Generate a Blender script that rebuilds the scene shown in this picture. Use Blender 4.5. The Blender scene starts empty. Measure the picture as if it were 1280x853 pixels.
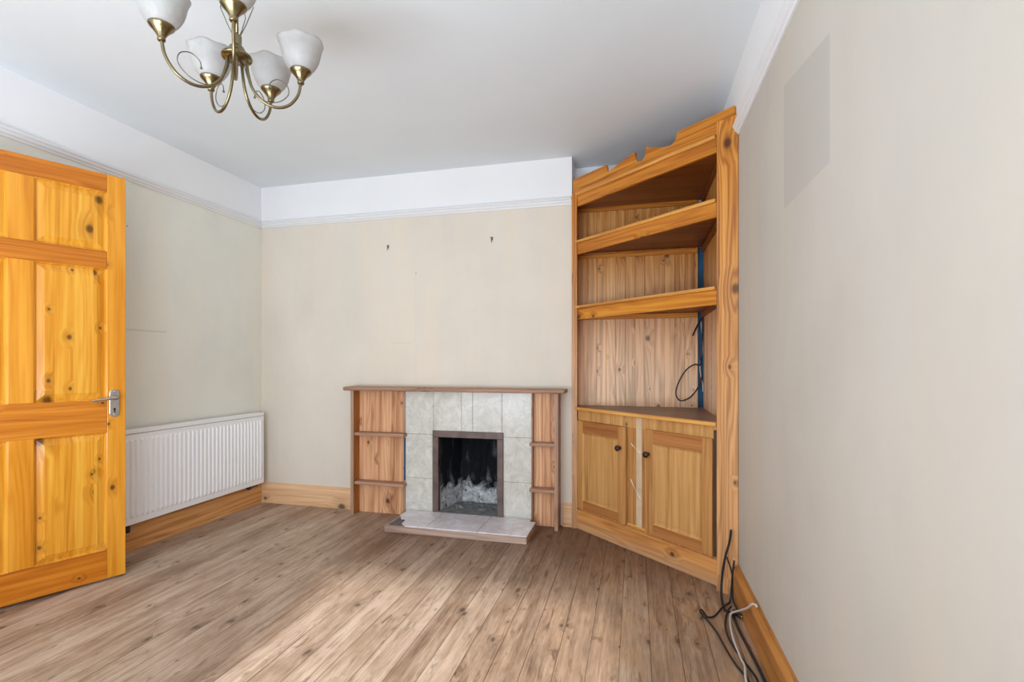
import bpy, bmesh, math, random
from mathutils import Vector, Matrix
random.seed(7)
scene = bpy.context.scene
col = scene.collection
R = math.radians

# ------------------------------------------------------------------ geometry helpers
def new_bm(): return bmesh.new()

def box(bm, x0, x1, y0, y1, z0, z1, M=None):
    vs = [Vector((x, y, z)) for x in (x0, x1) for y in (y0, y1) for z in (z0, z1)]
    if M: vs = [M @ v for v in vs]
    v = [bm.verts.new(p) for p in vs]
    for f in ((0,1,3,2),(4,6,7,5),(0,4,5,1),(2,3,7,6),(0,2,6,4),(1,5,7,3)):
        bm.faces.new([v[i] for i in f])

def prism(bm, pts, f0, f1):
    """pts: 2D outline; f0/f1 map a 2D point to the two end caps"""
    a = [bm.verts.new(f0(*p)) for p in pts]; b = [bm.verts.new(f1(*p)) for p in pts]
    n = len(pts)
    bm.faces.new(a); bm.faces.new(list(reversed(b)))
    for i in range(n):
        j = (i+1) % n
        bm.faces.new([a[j], a[i], b[i], b[j]])

def lathe(bm, prof, seg=28, M=None, fr=None):
    """prof: (r, z) list; fr(angle, i) optional radial factor"""
    rings = []
    for i, (r, z) in enumerate(prof):
        ring = []
        for k in range(seg):
            a = 2*math.pi*k/seg
            q, dz = fr(a, i) if fr else (1.0, 0.0)
            p = Vector((r*q*math.cos(a), r*q*math.sin(a), z+dz))
            ring.append(bm.verts.new(M @ p if M else p))
        rings.append(ring)
    for i in range(len(rings)-1):
        for k in range(seg):
            l = (k+1) % seg
            bm.faces.new([rings[i][k], rings[i][l], rings[i+1][l], rings[i+1][k]])
    return rings

def smooth_path(pts, n=8):
    P = [Vector(p) for p in pts]
    if len(P) < 3: return P
    out = []
    for i in range(len(P)-1):
        p0 = P[max(i-1,0)]; p1 = P[i]; p2 = P[i+1]; p3 = P[min(i+2, len(P)-1)]
        for k in range(n):
            t = k/n
            out.append(0.5*((2*p1)+(-p0+p2)*t+(2*p0-5*p1+4*p2-p3)*t*t+(-p0+3*p1-3*p2+p3)*t**3))
    out.append(P[-1])
    return out

def tube(bm, pts, r, seg=8, smooth=6, caps=True):
    P = smooth_path(pts, smooth) if smooth else [Vector(p) for p in pts]
    rings = []; N = None
    for i, p in enumerate(P):
        t = (P[min(i+1, len(P)-1)] - P[max(i-1, 0)]).normalized()
        if N is None:
            N = t.orthogonal().normalized()
        else:
            N = (N - t*N.dot(t)).normalized()
        B = t.cross(N)
        rr = r(i/(len(P)-1)) if callable(r) else r
        rings.append([bm.verts.new(p + (N*math.cos(2*math.pi*k/seg)+B*math.sin(2*math.pi*k/seg))*rr) for k in range(seg)])
    for i in range(len(rings)-1):
        for k in range(seg):
            l = (k+1) % seg
            bm.faces.new([rings[i][k], rings[i][l], rings[i+1][l], rings[i+1][k]])
    if caps:
        bm.faces.new(list(reversed(rings[0]))); bm.faces.new(rings[-1])

def obj(name, bm, mat, parent=None, M=None, smooth=False, bevel=0):
    """one mesh object; bm is in the frame M (world) of the part"""
    bmesh.ops.recalc_face_normals(bm, faces=bm.faces)
    me = bpy.data.meshes.new(name); bm.to_mesh(me); bm.free()
    o = bpy.data.objects.new(name, me); col.objects.link(o)
    if mat: me.materials.append(mat)
    if smooth:
        for p in me.polygons: p.use_smooth = True
    Mw = M if M is not None else Matrix.Identity(4)
    if parent is not None:
        o.parent = parent
        chain = Matrix.Identity(4)
        q = parent
        while q is not None:
            chain = q.matrix_basis @ chain; q = q.parent
        o.matrix_basis = chain.inverted() @ Mw
    else:
        o.matrix_basis = Mw
    if bevel:
        b = o.modifiers.new('edge', 'BEVEL'); b.width = bevel; b.segments = 2; b.limit_method = 'ANGLE'; b.angle_limit = R(40)
        b.harden_normals = False
    return o

def tag(o, label=None, cat=None, group=None, kind=None):
    if label: o['label'] = label
    if cat: o['category'] = cat
    if group: o['group'] = group
    if kind: o['kind'] = kind
    return o

def empty(name, M):
    o = bpy.data.objects.new(name, None); col.objects.link(o); o.matrix_basis = M; o.empty_display_size = .1
    return o

T = Matrix.Translation
def frame(x, y, z, rz=0): return T((x, y, z)) @ Matrix.Rotation(rz, 4, 'Z')

# ------------------------------------------------------------------ material helpers
class G:
    def __init__(s, name):
        s.m = bpy.data.materials.new(name); s.m.use_nodes = True
        s.t = s.m.node_tree; s.n = s.t.nodes; s.l = s.t.links
        s.b = s.n['Principled BSDF']; s.out = s.n['Material Output']
    def _set(s, sock, v):
        if isinstance(v, bpy.types.NodeSocket): s.l.new(v, sock)
        else:
            if sock.type == 'RGBA' and len(v) == 3: v = (*v, 1)
            sock.default_value = v
    def math(s, op, a, b=0.0, c=0.0, clamp=False):
        n = s.n.new('ShaderNodeMath'); n.operation = op; n.use_clamp = clamp
        s._set(n.inputs[0], a); s._set(n.inputs[1], b); s._set(n.inputs[2], c); return n.outputs[0]
    def mix(s, f, a, b, mode='MIX'):
        n = s.n.new('ShaderNodeMix'); n.data_type = 'RGBA'; n.blend_type = mode
        s._set(n.inputs[0], f); s._set(n.inputs[6], a); s._set(n.inputs[7], b); return n.outputs[2]
    def ramp(s, f, stops, interp='LINEAR'):
        n = s.n.new('ShaderNodeValToRGB'); n.color_ramp.interpolation = interp
        e = n.color_ramp.elements
        while len(e) < len(stops): e.new(0.5)
        for i, (p, c) in enumerate(stops):
            e[i].position = p; e[i].color = (*c, 1) if len(c) == 3 else c
        s._set(n.inputs[0], f); return n.outputs[0]
    def rng(s, f, a, b, c=0.0, d=1.0):
        n = s.n.new('ShaderNodeMapRange'); s._set(n.inputs[0], f)
        for i, v in enumerate((a, b, c, d)): s._set(n.inputs[i+1], v)
        return n.outputs[0]
    def coords(s):
        n = s.n.new('ShaderNodeTexCoord'); sp = s.n.new('ShaderNodeSeparateXYZ'); s.l.new(n.outputs['Object'], sp.inputs[0])
        return n.outputs['Object'], sp.outputs[0], sp.outputs[1], sp.outputs[2]
    def comb(s, x, y, z):
        n = s.n.new('ShaderNodeCombineXYZ')
        for i, v in enumerate((x, y, z)): s._set(n.inputs[i], v)
        return n.outputs[0]
    def noise(s, v, scale=5, detail=3, rough=.55, dist=0, col=False):
        n = s.n.new('ShaderNodeTexNoise'); s.l.new(v, n.inputs['Vector'])
        n.inputs['Scale'].default_value = scale; n.inputs['Detail'].default_value = detail
        n.inputs['Roughness'].default_value = rough; n.inputs['Distortion'].default_value = dist
        return n.outputs['Color' if col else 'Fac']
    def voro(s, v, scale, rand=1.0, dim='3D'):
        n = s.n.new('ShaderNodeTexVoronoi'); n.voronoi_dimensions = dim; s.l.new(v, n.inputs['Vector']); n.inputs['Scale'].default_value = scale
        n.inputs['Randomness'].default_value = rand
        return n.outputs['Distance'], n.outputs['Color']
    def wn(s, v):
        n = s.n.new('ShaderNodeTexWhiteNoise'); n.noise_dimensions = '1D'; s._set(n.inputs['W'], v)
        return n.outputs['Value'], n.outputs['Color']
    def bump(s, h, strength=.3, dist=.01):
        n = s.n.new('ShaderNodeBump'); n.inputs['Strength'].default_value = strength; n.inputs['Distance'].default_value = dist
        s._set(n.inputs['Height'], h); s.l.new(n.outputs[0], s.b.inputs['Normal'])
    def done(s, color, rough=.5, metal=0, spec=.5):
        s._set(s.b.inputs['Base Color'], color); s._set(s.b.inputs['Roughness'], rough)
        s._set(s.b.inputs['Metallic'], metal); s.b.inputs['Specular IOR Level'].default_value = spec
        return s.m

def plain(name, c, rough=.5, metal=0, var=.06, scale=8, spec=.5):
    g = G(name); co, x, y, z = g.coords()
    n = g.noise(co, scale, 3)
    dark = tuple(v*(1-var*2) for v in c)
    return g.done(g.mix(g.rng(n, .3, .7), dark, c), rough, metal, spec)

def pine(name, light, mid, dark, along='z', across='x', bw=0.0, knots=.5, rough=.35, ks=5.0, height_tone=None, grain=1.0, var=.5):
    """knotty pine: long noise grain bent round voronoi knots; optional board-to-board change"""
    g = G(name); co, x, y, z = g.coords()
    d = dict(x=x, y=y, z=z); rest = [k for k in 'xyz' if k not in (along, across)][0]
    oi = g.n.new('ShaderNodeObjectInfo').outputs['Random']
    L, A, D = d[along], d[across], d[rest]
    off = g.math('MULTIPLY', oi, 37.0)
    tint = oi
    if bw:
        idx = g.math('FLOOR', g.math('DIVIDE', A, bw))
        v, c = g.wn(g.math('ADD', idx, g.math('MULTIPLY', oi, 91.0)))
        off = g.math('ADD', off, g.math('MULTIPLY', v, 9.0)); tint = v
    L2 = g.math('ADD', L, off)
    # knots
    kv = g.comb(g.math('ADD', g.math('MULTIPLY', A, 1.5), g.math('MULTIPLY', off, 3.7)), g.math('MULTIPLY', L2, 1.15), 0.0)
    dist, kc = g.voro(kv, ks, dim='2D')
    sepc = g.n.new('ShaderNodeSeparateColor'); g.l.new(kc, sepc.inputs[0])
    on = g.math('GREATER_THAN', sepc.outputs[0], 1-knots)
    size = g.rng(g.math('POWER', sepc.outputs[1], 2.0), 0, 1, .035, .12)
    kd = g.math('DIVIDE', dist, size)
    core = g.math('MULTIPLY', g.rng(kd, .55, 1.25, 1, 0), on)
    halo = g.math('MULTIPLY', g.rng(kd, 1.0, 4.5, 1, 0), on)
    # grain
    warp = g.math('MULTIPLY', halo, .035)
    gv = g.comb(g.math('MULTIPLY', g.math('ADD', A, warp), 26*grain), g.math('MULTIPLY', D, 22*grain), g.math('MULTIPLY', L2, .8))
    n1 = g.noise(gv, 1.0, 4, .6, .25)
    gv2 = g.comb(g.math('MULTIPLY', g.math('ADD', A, warp), 110*grain), g.math('MULTIPLY', D, 90*grain), g.math('MULTIPLY', L2, 2.2))
    n2 = g.noise(gv2, 1.0, 2, .6)
    gv3 = g.comb(g.math('MULTIPLY', A, 5), g.math('MULTIPLY', D, 5), g.math('MULTIPLY', L2, .42))
    n3 = g.noise(gv3, 1.0, 3, .55, .1)
    # cathedral rings
    rp = g.math('ADD', g.math('MULTIPLY', n3, 7.0), g.math('MULTIPLY', g.math('ADD', A, warp), 18.0))
    ring = g.math('POWER', g.math('ABSOLUTE', g.math('SINE', g.math('MULTIPLY', rp, 5.0))), 3.0)
    f = g.math('ADD', g.math('MULTIPLY', n1, .75), g.math('MULTIPLY', n2, .25))
    f = g.math('SUBTRACT', f, g.math('MULTIPLY', ring, .12*var*2))
    f = g.math('ADD', f, g.math('MULTIPLY', g.math('SUBTRACT', tint, .5), .28*var))
    f = g.math('ADD', f, g.math('MULTIPLY', g.math('SUBTRACT', n3, .5), .5*var))
    c = g.ramp(f, [(.22, dark), (.42, mid), (.62, light)])
    c = g.mix(g.math('MULTIPLY', halo, .30), c, tuple(a*.55 for a in dark))
    c = g.mix(g.math('MULTIPLY', core, .85), c, tuple(a*.16 for a in dark))
    if height_tone:   # paler towards the bottom, painted-in shading, partly the wood's own tone: (colour, z_full, z_none, amount)
        wc, z0, z1, am = height_tone
        geo = g.n.new('ShaderNodeNewGeometry'); sp = g.n.new('ShaderNodeSeparateXYZ'); g.l.new(geo.outputs['Position'], sp.inputs[0])
        w = g.math('MULTIPLY', g.rng(sp.outputs[2], z0, z1, 1, 0), g.rng(n3, .25, .6, am*.7, am))
        lum = g.rng(f, .25, .6, .62, 1.12)
        wcol = g.mix(1.0, wc, g.comb(lum, lum, lum), 'MULTIPLY')
        c = g.mix(g.math('MULTIPLY', w, g.math('SUBTRACT', 1.0, g.math('MULTIPLY', core, .7))), c, wcol)
    g.bump(f, .12, .002)
    return g.done(c, rough, 0, .4)

# ------------------------------------------------------------------ materials
DL, DM, DD = (.80,.35,.034), (.69,.255,.014), (.46,.135,.006)
door_v = pine('door_pine_vertical', DL, DM, DD, 'z', 'x', knots=.42, ks=4.2, rough=.24, var=.4)
door_h = pine('door_pine_horizontal', (.70,.25,.022), (.54,.16,.009), (.32,.075,.004), 'x', 'z', knots=.42, ks=4.2, rough=.24, var=.4)
door_p = pine('door_pine_panel', (.83,.43,.055), (.74,.31,.022), (.54,.18,.009), 'z', 'x', bw=.075, knots=.42, ks=4.2, rough=.24, var=.4)

LOW_LIT_TONE = (.68,.40,.21)  # pale low tone; the shading higher up is painted in
UL, UM, UD = (.72,.31,.040), (.54,.185,.016), (.28,.070,.006)
cup_v = pine('cupboard_pine_vertical', UL, UM, UD, 'z', 'x', knots=.25, ks=4, height_tone=(LOW_LIT_TONE,.8,2.2,.85), rough=.4)
cup_post = pine('cupboard_post_pine', (.76,.34,.055), (.56,.20,.022), (.30,.075,.008), 'z', 'x', knots=.45, ks=3.5, height_tone=((.66,.36,.17),.8,2.2,.75), rough=.4, var=.9, grain=.8)
cup_h = pine('cupboard_pine_horizontal', (.70,.29,.030), (.53,.175,.013), (.28,.07,.006), 'x', 'z', knots=.2, ks=4, height_tone=(LOW_LIT_TONE,0,1.3,.8), rough=.4)
cup_b = pine('cupboard_back_boards', (.80,.42,.12), (.64,.28,.065), (.38,.135,.025), 'z', 'x', bw=.068, knots=.42, ks=4.5, height_tone=((1.0,.72,.49),1.05,1.9,.9), rough=.45, var=.6)  # low boards painted paler for light reflected inside
cup_s = pine('cupboard_shelf_boards', (.34,.11,.022), (.24,.065,.012), (.13,.03,.006), 'x', 'y', bw=.0, knots=.2, height_tone=((.25,.15,.105),.85,.95,.95), rough=.4)
cup_c = pine('cupboard_door_panel', (.68,.38,.14), (.56,.29,.09), (.38,.175,.045), 'z', 'x', bw=.052, knots=.04, ks=3, rough=.45, var=.45)
cup_d = pine('cupboard_door_frame', (.62,.32,.11), (.50,.235,.07), (.32,.13,.033), 'z', 'x', knots=.06, ks=3, rough=.45, var=.5)
cup_r = pine('cupboard_door_rail', (.50,.21,.065), (.40,.15,.040), (.24,.08,.02), 'x', 'z', knots=.06, ks=3, rough=.45, var=.5)
cup_f = pine('cupboard_plinth_pine', (.78,.39,.13), (.66,.285,.08), (.40,.15,.038), 'x', 'z', knots=.35, ks=3, rough=.45, height_tone=((.5,.36,.25),0,.09,.6))
sur_v = pine('surround_boards', (.84,.50,.28), (.66,.34,.17), (.36,.14,.06), 'z', 'x', bw=.062, knots=.42, ks=4.5, rough=.5, var=.6)
sur_f = pine('surround_edge_pine', (.50,.34,.235), (.40,.25,.165), (.24,.13,.08), 'z', 'x', knots=.1, ks=4, rough=.5)
sur_h = pine('surround_shelf_pine', (.50,.31,.205), (.40,.225,.14), (.24,.12,.07), 'x', 'y', knots=.15, ks=4, rough=.5)
sur_i = pine('surround_side_pine', (.50,.20,.045), (.38,.13,.02), (.24,.07,.01), 'z', 'y', knots=.2, ks=5, rough=.4)
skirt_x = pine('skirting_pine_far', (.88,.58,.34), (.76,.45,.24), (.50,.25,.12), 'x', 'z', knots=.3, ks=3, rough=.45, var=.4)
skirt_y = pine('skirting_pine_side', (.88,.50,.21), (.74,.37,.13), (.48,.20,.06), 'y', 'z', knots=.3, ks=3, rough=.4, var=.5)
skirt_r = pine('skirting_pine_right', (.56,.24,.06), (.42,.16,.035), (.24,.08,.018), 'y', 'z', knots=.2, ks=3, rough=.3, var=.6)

def floor_mat():
    g = G('stripped_pine_floorboards'); co, x, y, z = g.coords()
    W = .118
    u = g.math('DIVIDE', x, W)
    idx = g.math('FLOOR', u); fr = g.math('FRACT', u)
    v, vc = g.wn(idx)
    L = g.math('ADD', y, g.math('MULTIPLY', v, 11.0))
    # seams
    e = g.math('MINIMUM', fr, g.math('SUBTRACT', 1.0, fr))
    sw = g.rng(g.noise(g.comb(g.math('MULTIPLY', idx, 3.0), L, 0.0), 1.2, 2), .35, .65, .010, .028)
    seam = g.math('SUBTRACT', 1.0, g.math('DIVIDE', e, sw), clamp=True)
    # knots, stretched along the boards
    dist, kc = g.voro(g.comb(g.math('MULTIPLY', x, 1.3), g.math('MULTIPLY', L, .75), 0.0), 6.5, dim='2D')
    sp = g.n.new('ShaderNodeSeparateColor'); g.l.new(kc, sp.inputs[0])
    on = g.math('GREATER_THAN', sp.outputs[0], .50)
    kd = g.math('DIVIDE', dist, g.rng(g.math('POWER', sp.outputs[1], 2.2), 0, 1, .022, .12))
    kd = g.math('ADD', kd, g.math('MULTIPLY', g.math('SUBTRACT', g.noise(g.comb(g.math('MULTIPLY', x, 1.6), g.math('MULTIPLY', y, .7), 0.0), 45, 3), .5), 2.2))
    core = g.math('MULTIPLY', g.rng(kd, .4, 1.3, 1, 0), on); halo = g.math('MULTIPLY', g.rng(kd, 1, 4, 1, 0), on)
    wx = g.math('ADD', x, g.math('MULTIPLY', halo, .03))
    n1 = g.noise(g.comb(g.math('MULTIPLY', wx, 34), 0.0, g.math('MULTIPLY', L, 1.3)), 1, 6, .7, .5)
    n2 = g.noise(g.comb(g.math('MULTIPLY', wx, 150), 0.0, g.math('MULTIPLY', L, 9)), 1, 3, .6)
    n3 = g.noise(g.comb(g.math('MULTIPLY', wx, 9), 0.0, g.math('MULTIPLY', L, 2.2)), 1, 5, .7, 1.2)
    big = g.noise(co, 1.1, 4, .6); blot = g.noise(g.comb(g.math('MULTIPLY', x, 1.6), g.math('MULTIPLY', y, .8), 0.0), 4.5, 5, .65, .6)
    f = g.math('ADD', g.math('MULTIPLY', n1, .55), g.math('MULTIPLY', g.math('SUBTRACT', n2, .2), .32))
    f = g.math('ADD', f, g.math('MULTIPLY', n3, .32))
    f = g.math('ADD', f, g.math('MULTIPLY', g.math('SUBTRACT', v, .5), .14))
    f = g.math('ADD', f, g.math('MULTIPLY', g.math('SUBTRACT', blot, .5), .45))
    c = g.ramp(f, [(.28, (.16,.092,.056)), (.41, (.30,.197,.130)), (.52, (.42,.295,.208)), (.68, (.585,.45,.345))])
    # polished brown with a painted shadow band near hearth and cupboard, greyer wear to the left
    polish_shade = g.math('MULTIPLY', g.math('MULTIPLY', g.rng(g.math('ADD', y, g.math('MULTIPLY', big, .9)), 2.9, 3.5, 0, 1), g.rng(x, .9, 1.5, 0, 1)), 1.0)
    c = g.mix(polish_shade, c, g.mix(1.0, c, (.50,.42,.38), 'MULTIPLY'))
    warm = g.math('MULTIPLY', g.rng(x, 2.2, 3.1, 0, 1), g.rng(blot, .4, .62, 0, .8))
    c = g.mix(warm, c, g.mix(1.0, c, (.92,.73,.52), 'MULTIPLY'))
    dk = g.rng(g.noise(g.comb(g.math('MULTIPLY', x, 26), 0.0, g.math('MULTIPLY', L, 5)), 1, 4, .7, .8), .55, .68, 0, .75)
    dk = g.math('MULTIPLY', dk, g.rng(g.math('ADD', blot, g.math('MULTIPLY', x, .05)), .48, .64))
    c = g.mix(dk, c, (.12,.062,.035))
    c = g.mix(g.math('MULTIPLY', halo, .30), c, (.17,.10,.06)); c = g.mix(g.math('MULTIPLY', core, .75), c, (.055,.032,.022))
    c = g.mix(g.math('MULTIPLY', seam, .92), c, (.035,.02,.013))
    h = g.math('SUBTRACT', g.math('MULTIPLY', f, .4), seam)
    g.bump(h, .35, .003)
    return g.done(c, g.rng(blot, .3, .7, .42, .62), 0, .35)

def wall_mat(name, base, marks=None, shade=.05):
    """painted lining paper below the rail, white paint above it"""
    g = G(name)
    geo = g.n.new('ShaderNodeNewGeometry'); co = geo.outputs['Position']
    sp = g.n.new('ShaderNodeSeparateXYZ'); g.l.new(co, sp.inputs[0]); x, y, z = sp.outputs
    n = g.noise(g.comb(g.math('MULTIPLY', x, 1.0), y, g.math('MULTIPLY', z, .7)), 1.6, 5, .6, .3)
    n2 = g.noise(co, 11, 4, .7)
    n3 = g.noise(g.comb(g.math('MULTIPLY', x, 3.5), g.math('MULTIPLY', y, 3.5), g.math('MULTIPLY', z, .35)), 1.3, 3, .6)
    d = tuple(b*(1-shade*2.2) for b in base); warm = (base[0]*1.01, base[1]*.965, base[2]*.90)
    c = g.mix(g.rng(n, .32, .68), d, base)
    c = g.mix(g.rng(n3, .45, .7, 0, .6), c, warm)
    c = g.mix(g.rng(n2, .62, .8, 0, .35), c, tuple(b*.86 for b in base))
    # small scuffs and pinholes
    dist, kc = g.voro(co, 2.4)
    s2 = g.n.new('ShaderNodeSeparateColor'); g.l.new(kc, s2.inputs[0])
    sc = g.math('MULTIPLY', g.math('LESS_THAN', dist, .014), g.math('GREATER_THAN', s2.outputs[0], .55))
    c = g.mix(g.math('MULTIPLY', sc, .6), c, (.25,.22,.18))
    if marks: c = marks(g, c, x, y, z, n2)
    white = g.mix(g.rng(n, .3, .7), (.86,.865,.875), (.90,.90,.905))
    c = g.mix(g.math('GREATER_THAN', z, 2.30), c, white)
    g.bump(g.math('ADD', n2, g.math('MULTIPLY', n, .5)), .12, .003)
    return g.done(c, .62, 0, .25)

def boxmask(g, lst):
    m = None
    for v, a, b in lst:
        k = g.math('MULTIPLY', g.math('GREATER_THAN', v, a), g.math('LESS_THAN', v, b))
        m = k if m is None else g.math('MULTIPLY', m, k)
    return m

def right_marks(g, c, x, y, z, n2):
    top = g.math('SUBTRACT', z, g.math('MULTIPLY', y, .20))
    m = boxmask(g, [(y, 1.447, 1.854), (z, 1.672, 2.4), (top, -5.0, 1.72)])
    return g.mix(g.math('MULTIPLY', m, .62), c, (.455,.43,.39))
def breast_marks(g, c, x, y, z, n2):
    # faint vertical and horizontal paper joints above the mantel
    w = g.math('ADD', x, g.math('MULTIPLY', n2, .012))
    m = boxmask(g, [(w, 1.392, 1.397), (z, .97, 1.85), (y, 3.4, 3.5)])
    m2 = boxmask(g, [(z, 1.298, 1.302), (x, 1.18, 1.34)])
    c = g.mix(g.math('MULTIPLY', m, .13), c, (.45,.42,.36)); c = g.mix(g.math('MULTIPLY', m2, .3), c, (.45,.42,.36))
    light = boxmask(g, [(x, 1.55, 2.3), (z, 1.3, 1.75)])
    return c
def left_marks(g, c, x, y, z, n2):
    m = boxmask(g, [(g.math('ADD', z, g.math('MULTIPLY', n2, .01)), 1.353, 1.363), (y, 1.9, 2.62)])
    c = g.mix(g.math('MULTIPLY', m, .35), c, (.5,.47,.42))
    grey = g.rng(y, 1.8, 3.4, .55, .10)
    return g.mix(grey, c, g.mix(1.0, c, (.93,.95,.93), 'MULTIPLY'))

BASE = (.80,.755,.665)
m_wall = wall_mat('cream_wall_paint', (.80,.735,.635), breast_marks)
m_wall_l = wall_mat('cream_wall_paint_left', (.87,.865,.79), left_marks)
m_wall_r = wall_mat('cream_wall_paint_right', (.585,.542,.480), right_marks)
def ceil_mat():
    g = G('ceiling_paint'); co, x, y, z = g.coords()
    n = g.noise(co, .9, 4, .6); n2 = g.noise(co, 14, 3, .6)
    c = g.mix(g.rng(n, .3, .7), (.75,.795,.82), (.80,.85,.875))
    g.bump(n2, .08, .003)
    return g.done(c, .7, 0, .2)
m_ceil = ceil_mat()
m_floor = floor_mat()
m_white = plain('white_gloss_paint', (.82,.825,.835), .4, var=.02, scale=5)
m_rad = plain('radiator_enamel', (.95,.955,.965), .30, var=.01, scale=3)
m_radgap = plain('radiator_grille_dark', (.30,.31,.32), .5)
m_brass = plain('aged_brass', (.27,.215,.115), .27, 1.0, var=.12, scale=30)
m_wire = plain('dull_brass_wire', (.20,.175,.13), .3, 1.0, var=.1, scale=30)
m_chrome = plain('worn_chrome', (.62,.60,.56), .25, 1.0, var=.08, scale=60)
m_black = plain('black_cable_sheath', (.012,.013,.017), .38)
m_whitecable = plain('white_cable_sheath', (.66,.62,.60), .45)
m_knob = plain('dark_brown_knob', (.045,.018,.012), .28, var=.2, scale=40)
m_blue = plain('blue_painted_plaster', (.012,.11,.23), .6, var=.2, scale=9)
m_dark = plain('black_void', (.008,.008,.009), .9)
m_plaster = plain('old_plaster_smear', (.80,.74,.66), .7, var=.06, scale=50)
m_steel = plain('bare_metal_pipe', (.22,.17,.13), .35, .8)

def shade_mat():
    g = G('frosted_white_glass'); co, x, y, z = g.coords()
    n = g.noise(co, 22, 4, .6, .8)
    g.done(g.mix(g.rng(n, .35, .65), (.62,.60,.57), (.76,.75,.735)), .35, 0, .5)
    tr = g.n.new('ShaderNodeBsdfTranslucent'); tr.inputs[0].default_value = (.70,.68,.65,1)
    mx = g.n.new('ShaderNodeMixShader'); mx.inputs[0].default_value = .5
    g.l.new(g.b.outputs[0], mx.inputs[1]); g.l.new(tr.outputs[0], mx.inputs[2]); g.l.new(mx.outputs[0], g.out.inputs[0])
    return g.m
m_shade = shade_mat()

def tile_mat(name, a, b, vein, rough=.25):
    g = G(name); co, x, y, z = g.coords()
    n = g.noise(co, 9, 5, .65, 1.2); n2 = g.noise(co, 42, 4, .7, 1.5)
    c = g.mix(g.rng(n, .35, .65), a, b)
    c = g.mix(g.rng(n2, .54, .62, 0, .5), c, vein)
    return g.done(c, rough, 0, .5)
m_tile = tile_mat('mottled_grey_cream_tile', (.58,.565,.50), (.74,.73,.67), (.46,.45,.41))
m_hearth = tile_mat('lilac_marbled_hearth_tile', (.70,.63,.63), (.90,.87,.94), (.62,.50,.47), .3)
m_grout = plain('grey_grout', (.22,.20,.18), .8)
m_screed = plain('broken_grey_screed', (.17,.165,.16), .85, var=.2, scale=30)
m_hedge = pine('hearth_timber_edge', (.62,.47,.38), (.50,.36,.28), (.32,.2,.15), 'x', 'z', knots=.1, ks=4, rough=.6)
m_fframe = plain('brown_metal_fire_frame', (.18,.125,.11), .45, .35, var=.2, scale=14)

def soot_mat():
    g = G('sooty_firebrick'); co, x, y, z = g.coords()
    n = g.noise(co, 7, 6, .7, .8); n2 = g.noise(co, 30, 5, .75)
    n4 = g.noise(g.comb(g.math('MULTIPLY', x, 2.2), g.math('MULTIPLY', y, 2.2), g.math('MULTIPLY', z, .7)), 5, 4, .6, .5)
    h = g.math('ADD', z, g.math('MULTIPLY', g.math('SUBTRACT', n, .5), .42))
    ash = g.rng(h, .16, .22, 1, 0)
    smear = g.math('MULTIPLY', g.rng(n4, .54, .68), g.rng(z, .25, .62, .30, .05))
    f = g.math('MAXIMUM', ash, smear)
    cc = g.mix(g.rng(n2, .35, .65), (.30,.31,.32), (.78,.79,.80))
    c = g.mix(f, (.006,.009,.012), cc)
    pits = g.math('MULTIPLY', g.rng(g.noise(co, 17, 4, .7), .58, .64), .9)
    c = g.mix(pits, c, (.012,.014,.016))
    g.bump(n2, .5, .01)
    return g.done(c, .85, 0, .2)
m_soot = soot_mat()

def glass_mat():
    g = G('window_glass')
    t = g.n.new('ShaderNodeBsdfTransparent'); gl = g.n.new('ShaderNodeBsdfGlossy'); gl.inputs['Roughness'].default_value = .02
    mx = g.n.new('ShaderNodeMixShader'); mx.inputs[0].default_value = .05
    g.l.new(t.outputs[0], mx.inputs[1]); g.l.new(gl.outputs[0], mx.inputs[2]); g.l.new(mx.outputs[0], g.out.inputs[0])
    return g.m
m_glass = glass_mat()

# ------------------------------------------------------------------ dimensions (metres)
H = 2.60           # ceiling
D = 3.475          # chimney breast face
DA = 3.696         # alcove back wall
X1 = 2.577         # right edge of the breast
W = 3.50           # right wall
YN = -0.85         # near wall with the window
RZ = 2.262         # underside of the picture rail
def struct(name, bm, mat, **k):
    o = obj(name, bm, mat, **k); o['kind'] = 'structure'; return o

# ------------------------------------------------------------------ setting
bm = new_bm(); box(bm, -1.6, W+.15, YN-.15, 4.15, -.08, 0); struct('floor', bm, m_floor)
bm = new_bm(); box(bm, -1.6, W+.15, YN-.15, 4.15, H, H+.1); struct('ceiling', bm, m_ceil)
# left wall with doorway behind the open door
DY0, DY1, DZ = .56, 1.375, 2.165
bm = new_bm()
box(bm, -.12, 0, YN, DY0, 0, H); box(bm, -.12, 0, DY1, D, 0, H); box(bm, -.12, 0, DY0, DY1, DZ, H)
struct('wall_left', bm, m_wall_l)
# far wall (chimney breast) with the fire opening
FX0, FX1, FZ = 1.60, 2.062, .602
bm = new_bm()
box(bm, -.12, FX0, D, 4.05, 0, H); box(bm, FX1, X1, D, 4.05, 0, H); box(bm, FX0, FX1, D, 4.05, FZ, H)
struct('wall_breast', bm, m_wall)
bm = new_bm(); box(bm, X1, W, DA, 4.05, 0, H); struct('wall_alcove', bm, m_wall)
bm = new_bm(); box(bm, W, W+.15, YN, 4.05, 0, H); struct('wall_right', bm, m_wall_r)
# near wall behind the camera with a tall window
WX0, WX1, WZ0, WZ1 = 1.85, 3.42, .62, 2.26
bm = new_bm()
box(bm, -.12, WX0, YN-.15, YN, 0, H); box(bm, WX1, W+.15, YN-.15, YN, 0, H)
box(bm, WX0, WX1, YN-.15, YN, 0, WZ0); box(bm, WX0, WX1, YN-.15, YN, WZ1, H)
struct('wall_near', bm, m_wall)
# hallway beyond the doorway
bm = new_bm(); box(bm, -1.6, -1.5, -.6, 2.6, 0, H); box(bm, -1.5, -.12, -.7, -.6, 0, H); box(bm, -1.5, -.12, 2.5, 2.6, 0, H)
struct('wall_hallway', bm, m_wall)
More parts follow.
